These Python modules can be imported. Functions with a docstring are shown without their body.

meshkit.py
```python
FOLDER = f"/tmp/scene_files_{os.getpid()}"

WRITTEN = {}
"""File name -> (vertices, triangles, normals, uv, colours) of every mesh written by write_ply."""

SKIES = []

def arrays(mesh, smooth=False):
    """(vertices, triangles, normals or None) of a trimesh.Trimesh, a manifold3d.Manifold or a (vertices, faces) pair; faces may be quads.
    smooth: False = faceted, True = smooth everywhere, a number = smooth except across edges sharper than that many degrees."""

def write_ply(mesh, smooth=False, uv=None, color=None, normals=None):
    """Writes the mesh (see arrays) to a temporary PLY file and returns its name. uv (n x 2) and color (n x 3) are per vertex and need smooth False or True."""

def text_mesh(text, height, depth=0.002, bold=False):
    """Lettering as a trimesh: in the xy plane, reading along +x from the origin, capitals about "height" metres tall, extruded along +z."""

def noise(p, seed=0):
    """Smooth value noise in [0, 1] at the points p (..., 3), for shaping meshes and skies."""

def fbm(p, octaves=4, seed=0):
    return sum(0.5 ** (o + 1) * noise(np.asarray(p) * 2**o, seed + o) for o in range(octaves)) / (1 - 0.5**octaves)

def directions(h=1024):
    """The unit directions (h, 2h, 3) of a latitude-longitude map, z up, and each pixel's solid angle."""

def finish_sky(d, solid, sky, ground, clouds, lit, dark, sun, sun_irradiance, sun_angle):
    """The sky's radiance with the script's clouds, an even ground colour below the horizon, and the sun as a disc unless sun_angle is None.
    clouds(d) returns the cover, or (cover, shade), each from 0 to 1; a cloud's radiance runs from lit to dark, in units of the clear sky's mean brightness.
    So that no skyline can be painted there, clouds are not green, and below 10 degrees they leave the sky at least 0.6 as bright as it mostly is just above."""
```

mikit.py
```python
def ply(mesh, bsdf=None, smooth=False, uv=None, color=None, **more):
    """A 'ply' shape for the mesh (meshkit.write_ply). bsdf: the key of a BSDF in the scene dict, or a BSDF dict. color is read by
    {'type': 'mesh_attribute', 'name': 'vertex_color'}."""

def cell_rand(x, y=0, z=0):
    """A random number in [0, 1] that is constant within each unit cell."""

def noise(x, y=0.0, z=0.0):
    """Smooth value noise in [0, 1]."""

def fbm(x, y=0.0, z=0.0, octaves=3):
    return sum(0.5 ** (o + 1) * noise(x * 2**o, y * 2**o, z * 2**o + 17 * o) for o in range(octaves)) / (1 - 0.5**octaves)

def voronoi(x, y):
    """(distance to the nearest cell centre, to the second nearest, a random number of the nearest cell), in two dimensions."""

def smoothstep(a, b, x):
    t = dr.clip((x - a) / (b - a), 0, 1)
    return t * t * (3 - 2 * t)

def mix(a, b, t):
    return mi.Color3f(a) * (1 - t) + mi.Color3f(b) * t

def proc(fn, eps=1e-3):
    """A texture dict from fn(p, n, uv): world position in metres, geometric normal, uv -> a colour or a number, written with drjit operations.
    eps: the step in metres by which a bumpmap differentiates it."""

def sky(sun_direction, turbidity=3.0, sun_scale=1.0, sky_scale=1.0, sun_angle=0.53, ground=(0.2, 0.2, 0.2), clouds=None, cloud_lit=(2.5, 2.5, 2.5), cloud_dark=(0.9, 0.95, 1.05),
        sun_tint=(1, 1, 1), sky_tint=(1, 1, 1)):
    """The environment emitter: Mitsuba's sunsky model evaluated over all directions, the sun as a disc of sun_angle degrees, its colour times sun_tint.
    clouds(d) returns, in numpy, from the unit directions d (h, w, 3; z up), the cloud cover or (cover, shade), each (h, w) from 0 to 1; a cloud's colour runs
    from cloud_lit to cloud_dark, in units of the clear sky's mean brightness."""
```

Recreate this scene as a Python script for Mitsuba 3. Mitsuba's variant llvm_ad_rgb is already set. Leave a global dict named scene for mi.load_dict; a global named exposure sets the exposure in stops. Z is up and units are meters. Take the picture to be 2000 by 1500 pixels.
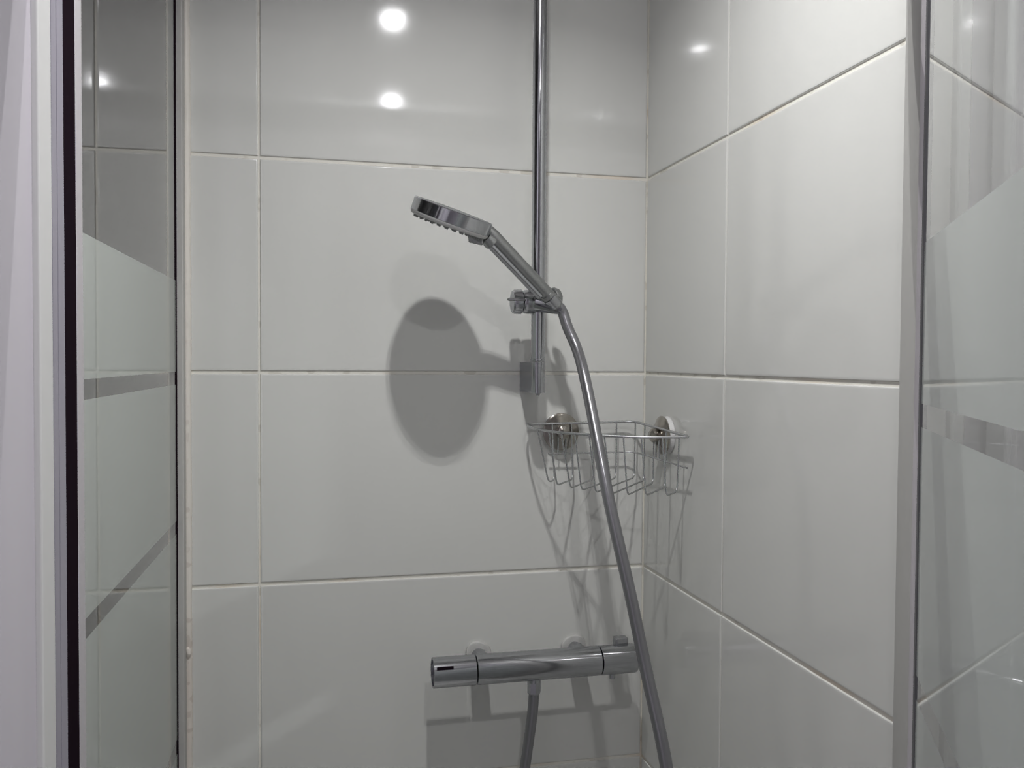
import math, random
import numpy as np, trimesh, manifold3d as m3, mitsuba as mi, drjit as dr
import mikit
from mikit import fbm, noise, smoothstep, mix
from scipy.interpolate import CubicSpline

# ---------------------------------------------------------------- camera, light, exposure
CZ = 1.5                       # the lens stands 1.5 m above the floor; heights below are measured from it
F, YAW, PITCH, ROLL = 1697.8, math.radians(13.0385), math.radians(-1.568), math.radians(0.3709)
fwd = np.array([math.sin(YAW) * math.cos(PITCH), math.cos(YAW) * math.cos(PITCH), math.sin(PITCH)])
rgt = np.array([math.cos(YAW), -math.sin(YAW), 0.0])
upv = np.cross(rgt, fwd)
upv = -rgt * math.sin(ROLL) + upv * math.cos(ROLL)
T = mi.ScalarTransform4f
exposure = 0.30
LAMP_A, LAMP_B, CEIL = (0.166, 0.731), (0.215, 0.150), 0.71
LAMP_RADIANCE = (250.0, 248.0, 256.0)
BEAM = (0.290, 0.288, 0.282)       # intensity of each of a spot's four diodes
HALL_LAMP = (0.95, -0.95)

scene, labels = {}, {}
scene['camera'] = {'type': 'perspective', 'fov': 2 * math.degrees(math.atan(1000 / F)), 'fov_axis': 'x', 'near_clip': 0.01, 'far_clip': 50.0,
                   'to_world': T().look_at(origin=[0, 0, CZ], target=[float(fwd[0]), float(fwd[1]), float(CZ + fwd[2])], up=[float(x) for x in upv])}

# ---------------------------------------------------------------- materials
def rgb(*c): return {'type': 'rgb', 'value': list(c)}

def tile_bump(p, n, uv):
    return fbm(p.x * 55, p.y * 55, p.z * 55, 2) * 1.0
def tile_col(p, n, uv):
    a = fbm(p.x * 3.1 + 3, p.y * 3.1, p.z * 3.1, 3)
    return mix((0.665, 0.671, 0.643), (0.713, 0.719, 0.691), a)
def grout_col(p, n, uv):
    a = smoothstep(0.55, 0.75, fbm(p.x * 9, p.y * 9, p.z * 9 + 4, 3))
    b = smoothstep(0.66, 0.74, fbm(p.x * 60, p.y * 60, p.z * 60, 2))
    return mix(mix((0.80, 0.785, 0.72), (0.74, 0.64, 0.52), a * 0.6), (0.30, 0.26, 0.20), b * 0.25)
def sil_col(p, n, uv):
    a = smoothstep(0.45, 0.8, fbm(p.x * 30, p.y * 30, p.z * 5, 3))
    low = smoothstep(0.25, -0.35, p.z - CZ)
    b = smoothstep(0.62, 0.72, fbm(p.x * 120, p.y * 120, p.z * 90, 2))
    return mix(mix((0.90, 0.87, 0.80), (0.86, 0.74, 0.66), a * 0.8 * low + 0.1), (0.35, 0.25, 0.2), b * 0.25 * low)
def lav_col(p, n, uv):
    a = fbm(p.y * 26 + p.x * 20, 0, p.z * 1.2, 3)
    return mix((0.63, 0.595, 0.66), (0.69, 0.66, 0.72), a)
def chalk_col(p, n, uv):
    a = smoothstep(0.5, 0.7, fbm(p.x * 140, p.y * 140, p.z * 140, 2))
    return mix((0.96, 0.96, 0.93), (0.55, 0.53, 0.50), a * 0.2)
def cup_col(p, n, uv):
    a = fbm(p.x * 90, p.y * 90, p.z * 90, 3)
    return mix((0.50, 0.48, 0.45), (0.36, 0.33, 0.28), a)

def M(name, d):
    scene[name] = d
    return name
def coated(col, alpha, ior=1.5, **k):
    return {'type': 'twosided', 'b': {'type': 'roughplastic', 'distribution': 'ggx', 'alpha': alpha, 'int_ior': ior, 'diffuse_reflectance': col, 'nonlinear': False, **k}}

M('mat_tile', {'type': 'twosided', 'b': {'type': 'bumpmap', 'arbitrary': mikit.proc(tile_bump, 0.002), 'scale': 0.000015,
               'b': {'type': 'roughplastic', 'distribution': 'ggx', 'alpha': 0.006, 'int_ior': 1.52, 'diffuse_reflectance': mikit.proc(tile_col)}}})
M('mat_grout', {'type': 'twosided', 'b': {'type': 'diffuse', 'reflectance': mikit.proc(grout_col)}})
M('mat_silicone', coated(mikit.proc(sil_col), 0.18))
M('mat_lavender', coated(mikit.proc(lav_col), 0.12))
M('mat_white', coated(rgb(0.78, 0.78, 0.775), 0.15))
M('mat_ceiling', {'type': 'twosided', 'b': {'type': 'diffuse', 'reflectance': rgb(0.70, 0.68, 0.68)}})
M('mat_hall', {'type': 'twosided', 'b': {'type': 'diffuse', 'reflectance': rgb(0.58, 0.56, 0.59)}})
M('mat_lintel', {'type': 'twosided', 'b': {'type': 'diffuse', 'reflectance': rgb(0.25, 0.24, 0.25)}})
M('mat_floor', coated(rgb(0.78, 0.78, 0.76), 0.1))
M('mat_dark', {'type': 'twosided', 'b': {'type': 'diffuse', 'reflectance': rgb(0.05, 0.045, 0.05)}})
M('mat_black', {'type': 'twosided', 'b': {'type': 'diffuse', 'reflectance': rgb(0.014, 0.009, 0.013)}})
M('mat_alu', coated(rgb(0.42, 0.40, 0.47), 0.22))
M('mat_profile', coated(rgb(0.66, 0.655, 0.63), 0.25))
M('mat_beadgrey', coated(rgb(0.20, 0.20, 0.21), 0.3))
M('mat_sealwhite', coated(rgb(0.72, 0.69, 0.72), 0.25))
M('mat_chrome', {'type': 'twosided', 'b': {'type': 'roughconductor', 'distribution': 'ggx', 'alpha': 0.015, 'material': 'none', 'specular_reflectance': rgb(0.50, 0.51, 0.53)}})
M('mat_satin', {'type': 'twosided', 'b': {'type': 'roughconductor', 'distribution': 'ggx', 'alpha': 0.14, 'material': 'none', 'specular_reflectance': rgb(0.40, 0.41, 0.41)}})
M('mat_wire', {'type': 'twosided', 'b': {'type': 'roughconductor', 'distribution': 'ggx', 'alpha': 0.12, 'material': 'none', 'specular_reflectance': rgb(0.62, 0.63, 0.64)}})
M('mat_hose', {'type': 'twosided', 'b': {'type': 'principled', 'base_color': rgb(0.27, 0.27, 0.285), 'metallic': 0.8, 'roughness': 0.26, 'clearcoat': 0.6, 'clearcoat_gloss': 0.9}})
M('mat_cup', {'type': 'twosided', 'b': {'type': 'principled', 'base_color': mikit.proc(cup_col), 'metallic': 1.0, 'roughness': 0.16}})
M('mat_rubber', coated(rgb(0.92, 0.92, 0.91), 0.3))
M('mat_nozzle', coated(rgb(0.42, 0.43, 0.43), 0.4))
M('mat_chalk', coated(mikit.proc(chalk_col), 0.4))
M('mat_pane', {'type': 'thindielectric', 'int_ior': 1.5, 'specular_transmittance': rgb(0.86, 0.91, 0.88)})
M('mat_frost', {'type': 'blendbsdf', 'weight': 0.12,
                'a': {'type': 'twosided', 'b': {'type': 'plastic', 'int_ior': 1.62, 'diffuse_reflectance': rgb(0.47, 0.505, 0.475)}},
                'b': {'type': 'principledthin', 'base_color': rgb(0.8, 0.88, 0.85), 'roughness': 0.4, 'diff_trans': 2.0, 'spec_trans': 0.0}})

# ---------------------------------------------------------------- mesh helpers
def mesh_of(m):
    if isinstance(m, m3.Manifold):
        k = m.to_mesh()
        return trimesh.Trimesh(np.array(k.vert_properties)[:, :3], np.array(k.tri_verts), process=False)
    return m
def cat(*ms): return trimesh.util.concatenate([mesh_of(m) for m in ms])
def numbered(key):
    if key not in scene and key not in labels: return key
    i = 1
    while f'{key}_{i:03d}' in scene or f'{key}_{i:03d}' in labels: i += 1
    return f'{key}_{i:03d}'
def obj(name, mesh, mat, parent=None, smooth=35, **more):
    key = numbered(parent + '__' + name if parent else name)
    m = mesh_of(mesh).copy()
    m.apply_translation([0, 0, CZ])
    scene[key] = mikit.ply(m, mat, smooth=smooth, **more)
    return key
def thing(name, label, category, group=None):
    key = numbered(name)
    labels[key] = {'label': label, 'category': category}
    if group: labels[key]['group'] = group
    return key
def struct(name, mesh, mat, label, smooth=False):
    k = obj(name, mesh, mat, smooth=smooth)
    labels[k] = {'kind': 'structure', 'label': label}
    return k
def part_label(key, text): labels[key] = {'label': text}
def box(x0, x1, y0, y1, z0, z1):
    b = trimesh.creation.box([x1 - x0, y1 - y0, z1 - z0])
    b.apply_translation([(x0 + x1) / 2, (y0 + y1) / 2, (z0 + z1) / 2])
    return b
def rbox(x0, x1, y0, y1, z0, z1, r=0.002, seg=12):
    s = m3.Manifold.sphere(r, seg)
    return mesh_of(m3.Manifold.batch_hull([s.translate((x, y, z)) for x in (x0 + r, x1 - r) for y in (y0 + r, y1 - r) for z in (z0 + r, z1 - r)]))
def frame_of(d):
    d = np.asarray(d, float) / np.linalg.norm(d)
    a = np.cross(d, [0, 0, 1.0] if abs(d[2]) < 0.9 else [1.0, 0, 0])
    a /= np.linalg.norm(a)
    return a, np.cross(d, a), d
def lathe(profile, origin, axis, sides=48, caps=True):
    """profile: list of (distance along the axis, radius), closed at both ends."""
    a, b, d = frame_of(axis)
    pr = np.array(profile, float)
    ang = np.arange(sides) * 2 * math.pi / sides
    v = (np.asarray(origin, float) + pr[:, 0][:, None, None] * d + pr[:, 1][:, None, None] * (np.cos(ang)[None, :, None] * a + np.sin(ang)[None, :, None] * b)).reshape(-1, 3)
    f = []
    for i in range(len(pr) - 1):
        for j in range(sides):
            k = (j + 1) % sides
            f += [[i * sides + j, i * sides + k, (i + 1) * sides + k], [i * sides + j, (i + 1) * sides + k, (i + 1) * sides + j]]
    m = trimesh.Trimesh(v, f, process=False)
    for i in (0, len(pr) - 1) if caps else ():
        if pr[i, 1] > 1e-9:
            c = len(m.vertices)
            vv = np.vstack([m.vertices, np.asarray(origin) + pr[i, 0] * d])
            ring = [[i * sides + j, i * sides + (j + 1) % sides, c] for j in range(sides)]
            ring = [r[::-1] for r in ring] if i == 0 else ring
            m = trimesh.Trimesh(vv, np.vstack([m.faces, ring]), process=False)
    m.merge_vertices()
    m.update_faces(m.nondegenerate_faces())
    m.fix_normals()
    if m.volume < 0: m.invert()
    return m
def cyl(p0, p1, r, sides=48, bevel=0.0):
    p0, p1 = np.asarray(p0, float), np.asarray(p1, float)
    L = np.linalg.norm(p1 - p0)
    b = min(bevel, r * 0.9, L / 2)
    pr = [(0, r), (L, r)] if b <= 0 else [(0, r - b), (b * .3, r - b * .3), (b, r), (L - b, r), (L - b * .3, r - b * .3), (L, r - b)]
    return lathe(pr, p0, p1 - p0, sides)
def spline(pts, n=80):
    pts = np.asarray(pts, float)
    t = np.concatenate([[0], np.cumsum(np.linalg.norm(np.diff(pts, axis=0), axis=1))])
    return CubicSpline(t, pts)(np.linspace(0, t[-1], n))
def rounded_path(pts, r, seg=5, closed=False):
    pts = [np.asarray(p, float) for p in pts]
    out, n = [], len(pts)
    for i, p in enumerate(pts):
        if not closed and i in (0, n - 1):
            out.append(p); continue
        a, b = pts[i - 1], pts[(i + 1) % n]
        la, lb = np.linalg.norm(a - p), np.linalg.norm(b - p)
        rr = min(r, la * 0.45, lb * 0.45)
        s, e = p + (a - p) / la * rr, p + (b - p) / lb * rr
        for t in np.linspace(0, 1, seg): out.append((1 - t) ** 2 * s + 2 * t * (1 - t) * p + t * t * e)
    return np.array(out)
def tube(path, r, sides=10, closed=False):
    """A tube with a rotation-minimising frame and closed ends. r: a number or one radius per point."""
    P = np.asarray(path, float)
    n = len(P)
    R = np.broadcast_to(r, (n,))
    tan = np.roll(P, -1, 0) - np.roll(P, 1, 0) if closed else np.gradient(P, axis=0)
    tan /= np.linalg.norm(tan, axis=1, keepdims=True)
    a = frame_of(tan[0])[0]
    rings, ang = [], np.arange(sides) * 2 * math.pi / sides
    for i in range(n):
        a = a - tan[i] * (a @ tan[i]); a /= np.linalg.norm(a)
        b = np.cross(tan[i], a)
        rings.append(P[i] + R[i] * (np.cos(ang)[:, None] * a + np.sin(ang)[:, None] * b))
    v, f = np.vstack(rings), []
    for i in range(n if closed else n - 1):
        i2 = (i + 1) % n
        for j in range(sides):
            k = (j + 1) % sides
            f += [[i * sides + j, i * sides + k, i2 * sides + k], [i * sides + j, i2 * sides + k, i2 * sides + j]]
    if not closed:
        v = np.vstack([v, P[0], P[-1]])
        for j in range(sides):
            k = (j + 1) % sides
            f += [[k, j, n * sides], [(n - 1) * sides + j, (n - 1) * sides + k, n * sides + 1]]
    return trimesh.Trimesh(v, f, process=False)
def prism(poly, z0, z1):
    """poly: plan outline (x, y), extruded upright."""
    from shapely.geometry import Polygon
    m = trimesh.creation.extrude_polygon(Polygon(poly).buffer(0), z1 - z0, engine='earcut')
    m.apply_translation([0, 0, z0])
    return m
def hull(*spheres, seg=24):
    return mesh_of(m3.Manifold.batch_hull([m3.Manifold.sphere(r, seg).translate(tuple(float(x) for x in p)) for p, r in spheres]))

# ---------------------------------------------------------------- the room
D, W = 1.28202, 0.51048            # tiled back wall (y = D) and tiled right wall (x = W)
FLOOR = -CZ
JZ = 0.2835                        # a horizontal joint; the rows are 303 mm apart
X0 = -0.178                        # plane of the glass side panel
YT = 0.674                         # where the right wall's tiles end behind the door profile

def tile(x0, x1, z0, z1, e=0.0016):
    """A ceramic tile in local x (along the wall), z (up), its glazed face at y = 0 and rounded edges falling back to y = 8 mm."""
    prof = [(0.0, 0.0075), (0.0, 0.0016), (0.00025, 0.0009), (0.0008, 0.0004), (0.0018, 0.0001), (0.0032, 0.0)]
    v, f = [], []
    for ins, y in prof:
        v += [[x0 + ins, y, z0 + ins], [x1 - ins, y, z0 + ins], [x1 - ins, y, z1 - ins], [x0 + ins, y, z1 - ins]]
    for i in range(len(prof) - 1):
        for j in range(4):
            k = (j + 1) % 4
            f += [[4 * i + j, 4 * i + k, 4 * i + 4 + k], [4 * i + j, 4 * i + 4 + k, 4 * i + 4 + j]]
    n = 4 * (len(prof) - 1)
    f += [[n, n + 1, n + 2], [n, n + 2, n + 3]]
    return trimesh.Trimesh(v, f, process=False)

GH, GV = 0.0048, 0.0030
rows = [(max(FLOOR + 0.004, JZ - 0.303 * (k + 1)) + GH / 2, min(CEIL - 0.003, JZ - 0.303 * k) - GH / 2) for k in range(-2, 6)]
rows = [r for r in rows if r[1] - r[0] > 0.01]

wb = struct('wall_back', box(-0.62, 0.60, D + 0.006, D + 0.10, FLOOR, CEIL), 'mat_dark', 'back wall of the shower clad in large glossy pale grey tiles')
obj('grout', box(X0 - 0.006, W + 0.006, D + 0.0024, D + 0.007, FLOOR, CEIL), 'mat_grout', wb, smooth=False)
rng = random.Random(4)
for a, b in ((X0 - 0.004, -0.0713), (-0.0713, W + 0.001)):
    for z0, z1 in rows:
        m = tile(a + GV / 2, b - GV / 2, z0, z1)
        m.apply_translation([0, D, 0])
        obj('tile', m, 'mat_tile', wb, smooth=25)
wr = struct('wall_right', box(W + 0.006, W + 0.10, 0.10, D + 0.10, FLOOR, CEIL), 'mat_lavender', 'right wall, glossy pale grey tiles inside the shower and pale lilac paint outside')
obj('grout', box(W + 0.0024, W + 0.007, YT - 0.004, D + 0.006, FLOOR, CEIL), 'mat_grout', wr, smooth=False)
for a, b in ((1.0124, D - 0.001), (YT - 0.004, 1.0124)):
    for z0, z1 in rows:
        m = tile(-b + GV / 2, -a - GV / 2, z0, z1)       # local x runs towards the viewer
        v = np.array(m.vertices)
        m.vertices = np.stack([W + v[:, 1], -v[:, 0], v[:, 2]], 1)
        obj('tile', m, 'mat_tile', wr, smooth=25)
struct('wall_left', box(-0.30, -0.182, 0.10, 0.650, FLOOR, CEIL), 'mat_lavender', 'smooth pale lilac wall at the left edge of the picture')
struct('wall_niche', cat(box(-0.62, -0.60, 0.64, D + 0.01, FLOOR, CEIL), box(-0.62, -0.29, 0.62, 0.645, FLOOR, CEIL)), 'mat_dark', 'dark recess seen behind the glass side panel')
wf = struct('wall_front', box(-0.30, 0.60, -0.07, 0.01, 0.62, CEIL), 'mat_lintel', 'grey lintel over the doorway facing the shower')
hall = cat(box(-1.2, -1.1, -1.9, 0.10, FLOOR, CEIL), box(-1.2, 1.7, -2.0, -1.9, FLOOR, CEIL), box(1.6, 1.7, -1.9, 0.10, FLOOR, CEIL),
           box(-1.2, -0.30, -0.07, 0.16, FLOOR, CEIL), box(0.60, 1.7, -0.07, 0.16, FLOOR, CEIL))
struct('wall_hall', hall, 'mat_hall', 'dim grey walls of the hall outside the shower room')
struct('floor', box(-1.2, 1.7, -2.0, D + 0.1, FLOOR - 0.1, FLOOR), 'mat_floor', 'grey floor')
struct('ceiling', box(-1.2, 1.7, -2.0, D + 0.1, CEIL, CEIL + 0.1), 'mat_ceiling', 'pale grey ceiling with recessed lamps')

# trims
zs = np.linspace(FLOOR, CEIL, 120)
wob = lambda z, s: 0.00025 * (np.sin(z * 23 + s) + np.sin(z * 61 + 2 * s) + np.sin(z * 117 + s))
bead = tube(np.stack([-0.1680 + wob(zs, 0), np.full_like(zs, D - 0.0005), zs], 1), 0.0060 + wob(zs, 1) * 0.5, 14)
t1 = struct('trim_1', bead, 'mat_silicone', 'cream silicone bead between the glass panel profile and the back wall tiles', smooth=60)
lump = hull(((-0.1675, D - 0.005, -0.408), 0.0042), ((-0.166, D - 0.0065, -0.413), 0.0032), ((-0.168, D - 0.004, -0.424), 0.0018), seg=20)
part_label(obj('drip', lump, 'mat_silicone', t1, smooth=True), 'hardened drip of silicone')
struct('trim_2', cat(rbox(W - 0.006, W + 0.007, 0.602, 0.614, FLOOR, CEIL, 0.003)), 'mat_white', 'thin white edge strip on the right wall seen through the glass door', smooth=40)
struct('trim_3', cat(rbox(W - 0.012, W + 0.007, 0.538, 0.562, FLOOR, CEIL, 0.004)), 'mat_sealwhite', 'pinkish white batten on the right wall seen through the glass door', smooth=40)

# ---------------------------------------------------------------- ceiling lamps
def downlight(x, y, label, radiance, beam, weight):
    t = thing('ceiling_lamp', label, 'lamp', 'recessed ceiling spots')
    ring = lathe([(0.0, 0.0215), (0.0, 0.043), (0.0012, 0.044), (0.0028, 0.044), (0.0028, 0.0215), (0.0, 0.0215)], (x, y, CEIL - 0.0032), (0, 0, 1), 40, caps=False)
    obj('rim', ring, 'mat_white', t)
    an = np.arange(32) * math.pi / 16
    v = np.vstack([[[x, y, CEIL - 0.004]], np.stack([x + 0.021 * np.cos(an), y + 0.021 * np.sin(an), np.full(32, CEIL - 0.004)], 1)])
    k = obj('lens', trimesh.Trimesh(v, [[0, (j + 1) % 32 + 1, j + 1] for j in range(32)], process=False), 'mat_white', t, smooth=False)   # faces down
    scene[k]['emitter'] = {'type': 'area', 'radiance': rgb(*radiance)}
    scene[k]['emitter']['sampling_weight'] = weight
    for j in range(4 if beam else 0):                  # the diodes behind the lens, each with its optic
        a_ = math.pi / 4 + j * math.pi / 2
        o = [x + 0.010 * math.cos(a_), y + 0.010 * math.sin(a_), CZ + CEIL - 0.0048]
        scene[f'diode_{k}_{j}'] = {'type': 'spot', 'to_world': T().look_at(origin=o, target=[o[0], o[1], o[2] - 1], up=[0, 1, 0]), 'intensity': rgb(*beam), 'beam_width': 20.0, 'cutoff_angle': 72.0}
downlight(*LAMP_A, 'recessed white ceiling spot above the shower', LAMP_RADIANCE, BEAM, 5.0)
downlight(*LAMP_B, 'recessed white ceiling spot beside the lintel', LAMP_RADIANCE, tuple(0.5 * c for c in BEAM), 4.0)
downlight(*HALL_LAMP, 'recessed white ceiling spot out in the hall', tuple(7.0 * c for c in LAMP_RADIANCE), None, 4.0)

# ---------------------------------------------------------------- glass side panel on the left
def quad(a, b, z0, z1):
    """An upright glass sheet between the plan points a and b."""
    return trimesh.Trimesh([[*a, z0], [*b, z0], [*b, z1], [*a, z1]], [[0, 1, 2], [0, 2, 3]], process=False)
ZTOP, ZBOT = 0.55, FLOOR + 0.08
def glazing(t, a, b, cuts):
    """cuts: heights from the top where clear and frosted glass alternate, clear at the top."""
    zz = [ZTOP, *cuts, ZBOT]
    for i in range(0, len(zz) - 1, 2): obj('clear_stripe', quad(a, b, zz[i + 1], zz[i]), 'mat_pane', t, smooth=False)
    for i in range(1, len(zz) - 1, 2):
        obj('frosted_band', quad(a, b, zz[i + 1], zz[i]), 'mat_frost', t, smooth=False)
gp = thing('glass_panel', 'left glass side panel with frosted bands and clear stripes, sealed to the back wall', 'shower screen')
PD = 0.018                                             # the panel stands one degree off square
def xp(y): return X0 - (1.28 - y) * PD
glazing(gp, (xp(1.2545), 1.2545), (xp(0.790), 0.790), [0.105, -0.0185, -0.036, -0.2225, -0.240, -0.5235, -0.543])
prof = [(-0.190, D - 0.0005), (-0.190, 1.256), (-0.1885, 1.2545), (-0.1706, 1.2545), (-0.1694, 1.2557), (-0.1690, D - 0.0005)]
part_label(obj('wall_profile', prism(prof, FLOOR + 0.02, ZTOP + 0.02), 'mat_profile', gp), 'grey aluminium wall channel')
part_label(obj('gasket', box(xp(1.253) - 0.001, xp(1.253) + 0.0014, 1.2522, 1.2548, FLOOR + 0.02, ZTOP + 0.02), 'mat_black', gp, smooth=False), 'black gasket line')
part_label(obj('edge_seal', rbox(xp(0.78) - 0.0022, xp(0.78) + 0.0012, 0.773, 0.793, FLOOR + 0.06, ZTOP, 0.0008), 'mat_sealwhite', gp), 'white plastic edge seal')
dj = thing('door_jamb', 'white door jamb with grey channel and black rubber strip beside the lilac wall', 'door jamb')
part_label(obj('jamb', rbox(-0.25, -0.1775, 0.6435, 0.6735, FLOOR + 0.01, CEIL - 0.002, 0.002), 'mat_white', dj), 'white jamb')
cz = (FLOOR + 0.01, CEIL - 0.002)
ch = [(-0.25, 0.673), (-0.1775, 0.673), (-0.1785, 0.676), (-0.1805, 0.684), (-0.1800, 0.6945), (-0.1830, 0.6955), (-0.1800, 0.6965), (-0.1790, 0.709), (-0.25, 0.709)]
part_label(obj('channel', prism(ch, *cz), 'mat_alu', dj, smooth=20), 'lilac grey aluminium channel with a groove')
part_label(obj('rubber_strip', box(-0.25, -0.1865, 0.709, 0.773, *cz), 'mat_black', dj, smooth=False), 'black rubber strip')

# ---------------------------------------------------------------- opened glass door on the right
DA, DC = math.radians(29.5), 0.676
de = np.array([-math.sin(DA), -math.cos(DA)])          # from the wall along the door
dn = np.array([-math.cos(DA), math.sin(DA)])           # out of its face, towards the shower
def dp(u, t=0.0): return tuple(np.array([W, DC]) + u * de + t * dn)
hp = thing('hinge_profile', 'rounded grey aluminium hinge post on the right wall at the end of the tiles', 'door post')
prof = [dp(0.003, -0.0215), dp(0.003, -0.001), dp(0.010, 0.0012), dp(0.022, 0.0028), dp(0.045, 0.0042), dp(0.068, 0.0040), dp(0.084, 0.0026), dp(0.093, 0.0004), dp(0.096, -0.003), dp(0.094, -0.0215)]
prof = [(min(x, W - 0.0005), y) for x, y in prof]
obj('post', prism(prof, FLOOR + 0.01, CEIL - 0.002), 'mat_profile', hp, smooth=40)
sd = thing('shower_door', 'opened right glass door with frosted bands and clear stripes, hinged beside the tiled right wall', 'shower door')
glazing(sd, dp(0.1195), dp(0.56), [0.0905, -0.0310, -0.0487, -0.2390, -0.2575, -0.548, -0.566])
st = [dp(0.101, 0.0015), dp(0.103, 0.0028), dp(0.106, 0.0033), dp(0.110, 0.0028), dp(0.112, 0.0018), dp(0.113, 0.0008), dp(0.113, -0.004), dp(0.101, -0.004)]
part_label(obj('hinge_rail', prism(st, ZBOT - 0.02, ZTOP + 0.02), 'mat_sealwhite', sd, smooth=30), 'slim bright hinge rail')
part_label(obj('gasket', prism([dp(0.0965, 0.0016), dp(0.101, 0.0016), dp(0.101, -0.004), dp(0.0965, -0.004)], ZBOT - 0.02, ZTOP + 0.02), 'mat_black', sd, smooth=False), 'black gasket')
obj('glazing_bead', prism([dp(0.113, 0.0011), dp(0.1195, 0.0011), dp(0.1195, -0.004), dp(0.113, -0.004)], ZBOT - 0.02, ZTOP + 0.02), 'mat_beadgrey', sd, smooth=False)
part_label(obj('edge_seal', prism([dp(0.558, 0.002), dp(0.575, 0.002), dp(0.575, -0.006), dp(0.558, -0.006)], ZBOT, ZTOP), 'mat_sealwhite', sd, smooth=False), 'white plastic edge seal')

tr = thing('top_rail', 'slim white rail over the shower opening, seen mirrored in the upper tiles', 'rail')
obj('bar', rbox(-0.176, 0.482, 0.674, 0.692, 0.527, 0.545, 0.0085, 20), 'mat_white', tr, smooth=60)
obj('end_cap', rbox(-0.1795, -0.174, 0.674, 0.694, 0.526, 0.545, 0.002), 'mat_sealwhite', tr)
obj('end_cap', rbox(0.480, W + 0.001, 0.674, 0.694, 0.526, 0.545, 0.002), 'mat_sealwhite', tr)

# ---------------------------------------------------------------- shower rail
PX, PY = 0.3197, 1.217
rail = thing('shower_rail', 'chrome wall rail that carries the hand shower', 'shower rail')
obj('pole', cyl((PX, PY, 0.0005), (PX, PY, CEIL - 0.01), 0.0098, 48), 'mat_chrome', rail)
obj('collar', cyl((PX, PY, -0.002), (PX, PY, 0.0022), 0.0108, 48, 0.0008), 'mat_chrome', rail)
foot = [(PX - 0.0105, D - 0.0003), (PX - 0.0105, 1.2145)] + [(PX + 0.0105 * math.cos(a), 1.2145 + 0.0105 * math.sin(a) * 0.85) for a in np.linspace(math.pi, 2 * math.pi, 14)[1:-1]] + [(PX + 0.0105, 1.2145), (PX + 0.0105, D - 0.0003)]
br = obj('wall_bracket', prism(foot, -0.047, -0.003), 'mat_chrome', rail, smooth=40)
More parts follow.
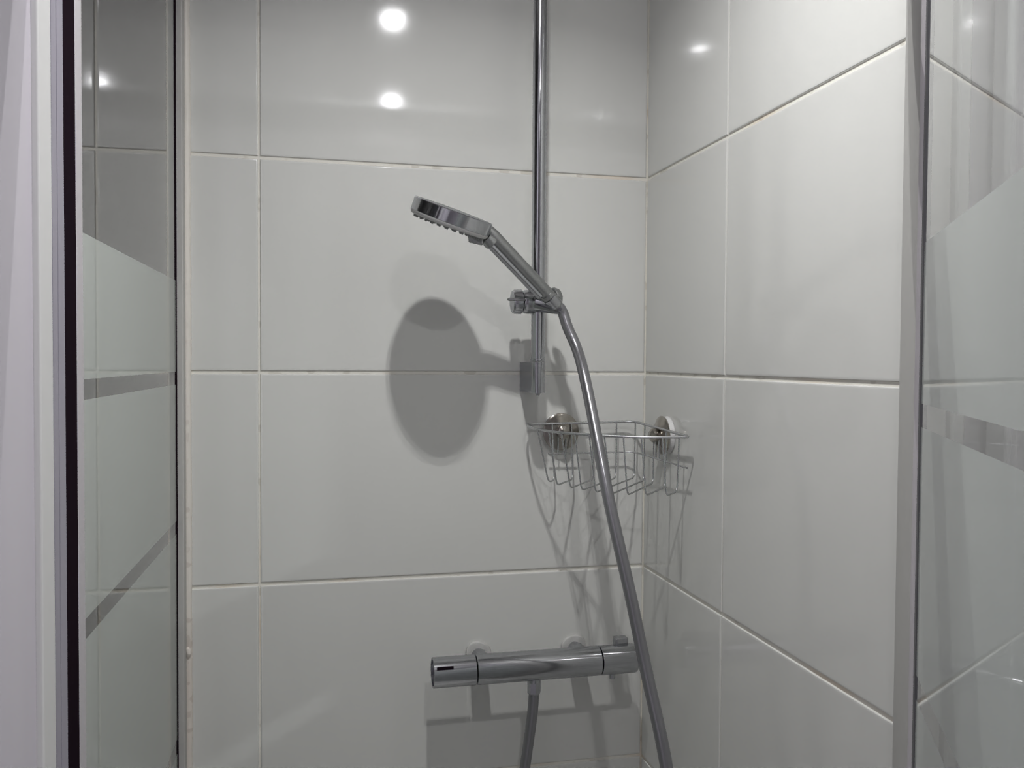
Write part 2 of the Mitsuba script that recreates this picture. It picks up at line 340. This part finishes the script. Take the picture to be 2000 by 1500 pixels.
obj('grub_screw', cyl((PX, PY - 0.002, -0.0505), (PX, PY - 0.002, -0.046), 0.0035, 16, 0.001), 'mat_chrome', br)
# slider
SZ = 0.084
sl = obj('slider', cat(lathe([(0.0, 0.0120), (0.0008, 0.0150), (0.0035, 0.0166), (0.008, 0.0172), (0.030, 0.0172), (0.034, 0.0160), (0.036, 0.0130)], (0.2955, PY, SZ), (1, 0, 0), 48),
                       hull(((0.318, 1.209, SZ), 0.0145), ((0.338, 1.196, SZ - 0.003), 0.0115), ((0.346, 1.190, SZ - 0.013), 0.0060))), 'mat_chrome', rail)
part_label(obj('knob', lathe([(0.0, 0.0125), (0.001, 0.0155), (0.004, 0.0174), (0.0135, 0.0178), (0.0142, 0.0172)], (0.2805, PY, SZ), (1, 0, 0), 48), 'mat_chrome', sl), 'round clamp knob')
part_label(obj('lever', hull(((0.2735, PY - 0.013, SZ + 0.002), 0.0022), ((0.294, PY - 0.0185, SZ + 0.002), 0.0024), seg=16), 'mat_satin', sl), 'small clamp lever')

# ---------------------------------------------------------------- hand shower
HC = np.array([0.17881, 1.12750, 0.18600])
HN = np.array([0.318, -0.245, 1.0]); HN /= np.linalg.norm(HN)
head = thing('hand_shower', 'round chrome hand shower with a white spray face, resting in the rail holder', 'shower head')
R = 0.0535
obj('head_ring', lathe([(-0.0070, R - 0.003), (-0.0070, R - 0.0004), (-0.0066, R), (0.0088, R), (0.0096, R - 0.0008), (0.0100, R - 0.0022), (0.0102, R - 0.006), (0.0112, 0.02), (0.0114, 0.002)], HC, HN, 96), 'mat_chrome', head, smooth=30)
face = obj('spray_face', lathe([(-0.0122, 0.002), (-0.0122, R - 0.006), (-0.0116, R - 0.0028), (-0.0100, R - 0.0010), (-0.0072, R - 0.0004), (-0.0065, R - 0.002)], HC, HN, 96), 'mat_rubber', head, smooth=40)
part_label(face, 'white spray face')
na, nb, nd = frame_of(HN)
for rr, cnt in ((0.046, 28), (0.038, 23), (0.029, 18), (0.020, 12), (0.010, 6)):
    for k in range(cnt):
        a = 2 * math.pi * k / cnt + rr * 40
        c = HC + rr * (math.cos(a) * na + math.sin(a) * nb)
        obj('nozzle', lathe([(-0.0118, 0.0016), (-0.0150, 0.0012), (-0.0152, 0.0006)], c, HN, 8), 'mat_nozzle', face, smooth=40)
E0 = np.array([0.3440, 1.1900, 0.0745])               # where the hose starts
hd = HC + 0.051 * np.array([0.954, 0.30, -0.23]) / 1.026
hdir = (E0 - hd) / np.linalg.norm(E0 - hd)
HL = np.linalg.norm(E0 - hd)
side = np.cross(hdir, [0, 0, 1.0]); side /= np.linalg.norm(side)     # level, across the handle
upn = np.cross(side, hdir)                                          # across the handle, upwards
def along(s, u=0.0, l=0.0): return hd + hdir * s + upn * u + side * l
obj('handle', hull((along(0.004, 0.002), 0.0080), (along(0.016, 0.0012), 0.0098), (along(HL - 0.034, 0.001), 0.0098), (along(HL - 0.030, 0.001), 0.0090)), 'mat_satin', head, smooth=50)
part_label(obj('handle_inlay', hull((along(0.018, -0.0108), 0.0052), (along(HL - 0.038, -0.0100), 0.0050)), 'mat_chrome', head, smooth=50), 'polished strip under the handle')
part_label(obj('hose_nut', lathe([(0, 0.0085), (0.0005, 0.0098), (0.003, 0.0104), (0.020, 0.0096), (0.026, 0.0088), (0.027, 0.0075)], along(HL - 0.031, 0.0), hdir, 40), 'mat_satin', head), 'conical hose nut')
part_label(obj('spray_button', cat(lathe([(-0.0035, 0.007), (-0.003, 0.0085), (0.004, 0.0098), (0.0085, 0.0098), (0.0092, 0.0088)], along(0.011, -0.0075), hdir, 32),
        hull((HC + 0.033 * np.array([0.9, 0.28, -0.2]) / 0.96 - HN * 0.0165, 0.0022), (along(0.004, -0.012), 0.0030), (along(0.008, -0.019), 0.0022), (HC + 0.036 * np.array([0.9, 0.28, -0.2]) / 0.96 - HN * 0.0225, 0.0018))), 'mat_satin', head), 'grey spray selector button')
# holder: end cap of the slider behind the nut, clip under it
hold = lathe([(0.0, 0.0125), (0.0015, 0.0140), (0.004, 0.0140), (0.010, 0.0105), (0.0125, 0.0055), (0.0132, 0.001)], (0.3395, 1.2070, SZ + 0.0065), (0.96, 0.1, 0.24), 40)
part_label(obj('holder_cap', hold, 'mat_satin', sl), 'domed end cap of the holder')
clip = lathe([(0, 0.0122), (0.016, 0.0108), (0.016, 0.0096), (0, 0.0108), (0, 0.0122)], along(HL - 0.024, 0), hdir, 40, caps=False)
cv = np.array(clip.triangles_center) - along(HL - 0.024, 0)
clip.update_faces((cv @ upn < 0.002))
part_label(obj('holder_clip', clip, 'mat_chrome', sl), 'conical clip')

# ---------------------------------------------------------------- mixer
MX0, MX1, MZ, MR = 0.1688, 0.4740, -0.4450, 0.0212
mix_ = thing('shower_mixer', 'chrome bar thermostat mixer tap on the back wall below the rail', 'mixer tap')
obj('body', lathe([(0, MR - 0.0022), (0.0004, MR - 0.0006), (0.0012, MR), (0.1850, MR), (0.1858, MR - 0.0006), (0.1862, MR - 0.0022)], (0.2310, PY, MZ), (1, 0, 0), 72), 'mat_chrome', mix_)
lk = m3.Manifold.cylinder(0.0606, MR, MR, 72).rotate((0, 90, 0)).translate((MX0, PY, MZ))
lk = lk - m3.Manifold.cube((0.024, 0.02, 0.0042)).translate((MX0 + 0.0035, PY - MR - 0.0155, MZ + 0.0095))
lk = lk - m3.Manifold.cylinder(0.004, MR - 0.003, MR - 0.003, 72).rotate((0, 90, 0)).translate((MX0 - 0.001, PY, MZ))
k1 = obj('flow_knob', mesh_of(lk), 'mat_chrome', mix_, smooth=30)
part_label(k1, 'left flow knob with a dark slot')
obj('slot', box(MX0 + 0.0040, MX0 + 0.027, PY - MR + 0.003, PY - MR + 0.006, MZ + 0.0097, MZ + 0.0135), 'mat_black', k1, smooth=False)
k2 = obj('heat_knob', lathe([(0, MR - 0.0015), (0.0006, MR - 0.0003), (0.0012, MR), (0.0530, MR), (0.0555, MR - 0.0012), (0.0560, MR - 0.003), (0.0562, 0.001)], (0.4178, PY, MZ), (1, 0, 0), 72), 'mat_chrome', mix_)
part_label(k2, 'right temperature knob')
part_label(obj('safety_button', rbox(0.4440, 0.4640, PY + 0.001, PY + 0.017, MZ + 0.016, MZ + 0.0305, 0.0022), 'mat_chrome', k2), 'raised safety button')
obj('stop_pin', cyl((0.4380, PY, MZ - 0.0285), (0.4380, PY, MZ - 0.018), 0.0046, 20, 0.0008), 'mat_chrome', k2)
for ix in (0.2462, 0.3972):
    ring = lathe([(0.0, 0.0120), (0.0, 0.0190), (0.0012, 0.0196), (0.0045, 0.0188), (0.0052, 0.0175), (0.0052, 0.0120)], (ix, D - 0.0003, MZ + 0.001), (0, -1, 0), 40)
    v = np.array(ring.vertices); rel = v - [ix, D, MZ]
    v += rel * (0.05 * np.sin(3 * np.arctan2(rel[:, 2], rel[:, 0]) + ix * 30) * (np.abs(rel[:, [1]][:, 0]) >= 0))[:, None] * [1, 0, 1]
    ring.vertices = v
    part_label(obj('wall_seal', ring, 'mat_chalk', mix_, smooth=40), 'rough white sealing ring round the inlet')
    obj('inlet', cat(cyl((ix, D + 0.003, MZ), (ix, PY + 0.014, MZ), 0.0105, 32), lathe([(0, 0.0110), (0.0015, 0.0132), (0.014, 0.0132), (0.0155, 0.0118)], (ix, PY + 0.0515, MZ), (0, -1, 0), 6),
        lathe([(0, 0.0124), (0.0006, 0.0136), (0.018, 0.0136), (0.024, 0.0120)], (ix, PY + 0.0365, MZ), (0, -1, 0), 40)), 'mat_chrome', mix_, smooth=25)
obj('outlet', cat(cyl((0.3178, PY, MZ - 0.0245), (0.3178, PY, MZ - 0.017), 0.0098, 32), lathe([(0, 0.0092), (0.001, 0.0100), (0.017, 0.0100), (0.019, 0.0085)], (0.3178, PY, MZ - 0.0225), (0, 0, -1), 8)), 'mat_chrome', mix_, smooth=25)

# ---------------------------------------------------------------- hose
hz = thing('shower_hose', 'smooth grey shower hose hanging from the hand shower and looping up to the mixer', 'hose')
hp_ = [along(HL - 0.006), along(HL + 0.006), (0.3530, 1.1880, 0.0545), (0.3621, 1.1800, 0.0285), (0.3659, 1.1480, -0.0110), (0.3671, 1.1120, -0.0656), (0.3678, 1.0800, -0.1175), (0.3725, 1.0520, -0.1804), (0.3899, 1.0120, -0.3025),
       (0.4003, 0.9900, -0.3792), (0.4113, 0.9500, -0.4823), (0.4150, 0.925, -0.60), (0.413, 0.915, -0.75), (0.385, 0.955, -0.90), (0.335, 1.06, -0.96), (0.292, 1.155, -0.87), (0.287, 1.198, -0.73), (0.3010, 1.2130, -0.6150), (0.3110, 1.2160, -0.5500), (0.3170, 1.2170, -0.5000), (0.3178, 1.2170, -0.4800)]
path = spline(hp_, 220)
obj('tube', tube(path, 0.0077, 20), 'mat_hose', hz, smooth=True)

# ---------------------------------------------------------------- corner basket
bk = thing('corner_basket', 'chrome wire corner basket held on two suction cups under the rail', 'basket')
front = [(0.3125, 1.245), (0.3155, 1.215), (0.327, 1.182), (0.340, 1.163), (0.355, 1.148), (0.371, 1.133), (0.388, 1.120), (0.410, 1.105), (0.432, 1.095), (0.459, 1.088), (0.482, 1.0855)]
def ringz(x, y): return -0.0937 + 0.0146 * (x - 0.4892) + 0.0441 * (y - 1.268)
loop = [(0.317, 1.266), (0.4892, 1.268), (0.4965, 1.083)] + front[::-1]
loop3 = rounded_path([(x, y, ringz(x, y)) for x, y in loop], 0.018, 5, closed=True)
obj('rim', tube(loop3, 0.0019, 10, closed=True), 'mat_wire', bk, smooth=True)
lower = rounded_path([(0.350, 1.266, -0.141), (0.4892, 1.266, -0.141), (0.4955, 1.088, -0.144)], 0.02, 6)
obj('lower_rail', tube(lower, 0.0012, 8), 'mat_wire', bk, smooth=True)
UB = [((0.317, 1.206), (0.343, 1.238), (0.3560, 1.252), (0.3560, 1.266)), ((0.327, 1.180), (0.346, 1.203), (0.387, 1.259), (0.386, 1.266)), ((0.340, 1.162), (0.357, 1.172), (0.419, 1.255), (0.419, 1.266)),
      ((0.355, 1.147), (0.366, 1.149), (0.457, 1.262), (0.459, 1.266)), ((0.371, 1.132), (0.379, 1.127), (0.487, 1.262), (0.489, 1.264)), ((0.388, 1.119), (0.398, 1.112), (0.489, 1.228), (0.4905, 1.229)),
      ((0.410, 1.104), (0.414, 1.097), (0.4915, 1.197), (0.492, 1.197)), ((0.432, 1.094), (0.437, 1.089), (0.4925, 1.155), (0.4935, 1.155)), ((0.459, 1.087), (0.463, 1.081), (0.4925, 1.113), (0.495, 1.113))]
for i, (a, b, c, d) in enumerate(UB):
    zt, zb = ringz(*a), -0.180
    top2 = ringz(*d)
    pth = rounded_path([(*a, zt), (*b, zb), (*c, zb), (*d, top2)], 0.010, 6)
    obj('wire', tube(pth, 0.0012, 8), 'mat_wire', bk, smooth=True)
for wall, c in (('back', (0.3716, D, -0.1084)), ('right', (W, 1.1874, -0.1084))):
    ax = (0, -1, 0) if wall == 'back' else (-1, 0, 0)
    cup = obj('suction_cup', lathe([(0.0003, 0.0272), (0.0015, 0.0278), (0.006, 0.0255), (0.0085, 0.0245), (0.0085, 0.010)], c, ax, 48), 'mat_rubber', bk)
    part_label(cup, 'white rubber suction cup on the ' + wall + ' wall')
    part_label(obj('cover', lathe([(0.0080, 0.0255), (0.0088, 0.0280), (0.0105, 0.0285), (0.0115, 0.0275), (0.0125, 0.0235), (0.0128, 0.0215), (0.0150, 0.0150), (0.0158, 0.008), (0.0159, 0.002)], c, ax, 56), 'mat_cup', cup), 'stained chrome cover')
    obj('knob', lathe([(0.0150, 0.0085), (0.0185, 0.0090), (0.0220, 0.0105), (0.0255, 0.0100), (0.0280, 0.0070), (0.0288, 0.001)], c, ax, 32), 'mat_cup', cup)
    t_ = np.array([1, 0, 0]) if wall == 'back' else np.array([0, 1, 0])
    o = np.array(c) + np.array(ax) * 0.0165
    pth = rounded_path([o + t_ * 0.006 + [0, 0, -0.034], o + t_ * 0.006 + [0, 0, -0.004], o - t_ * 0.006 + [0, 0, -0.004], o - t_ * 0.006 + [0, 0, -0.034]], 0.003, 4)
    obj('hook', tube(pth, 0.0013, 8), 'mat_wire', cup, smooth=True)
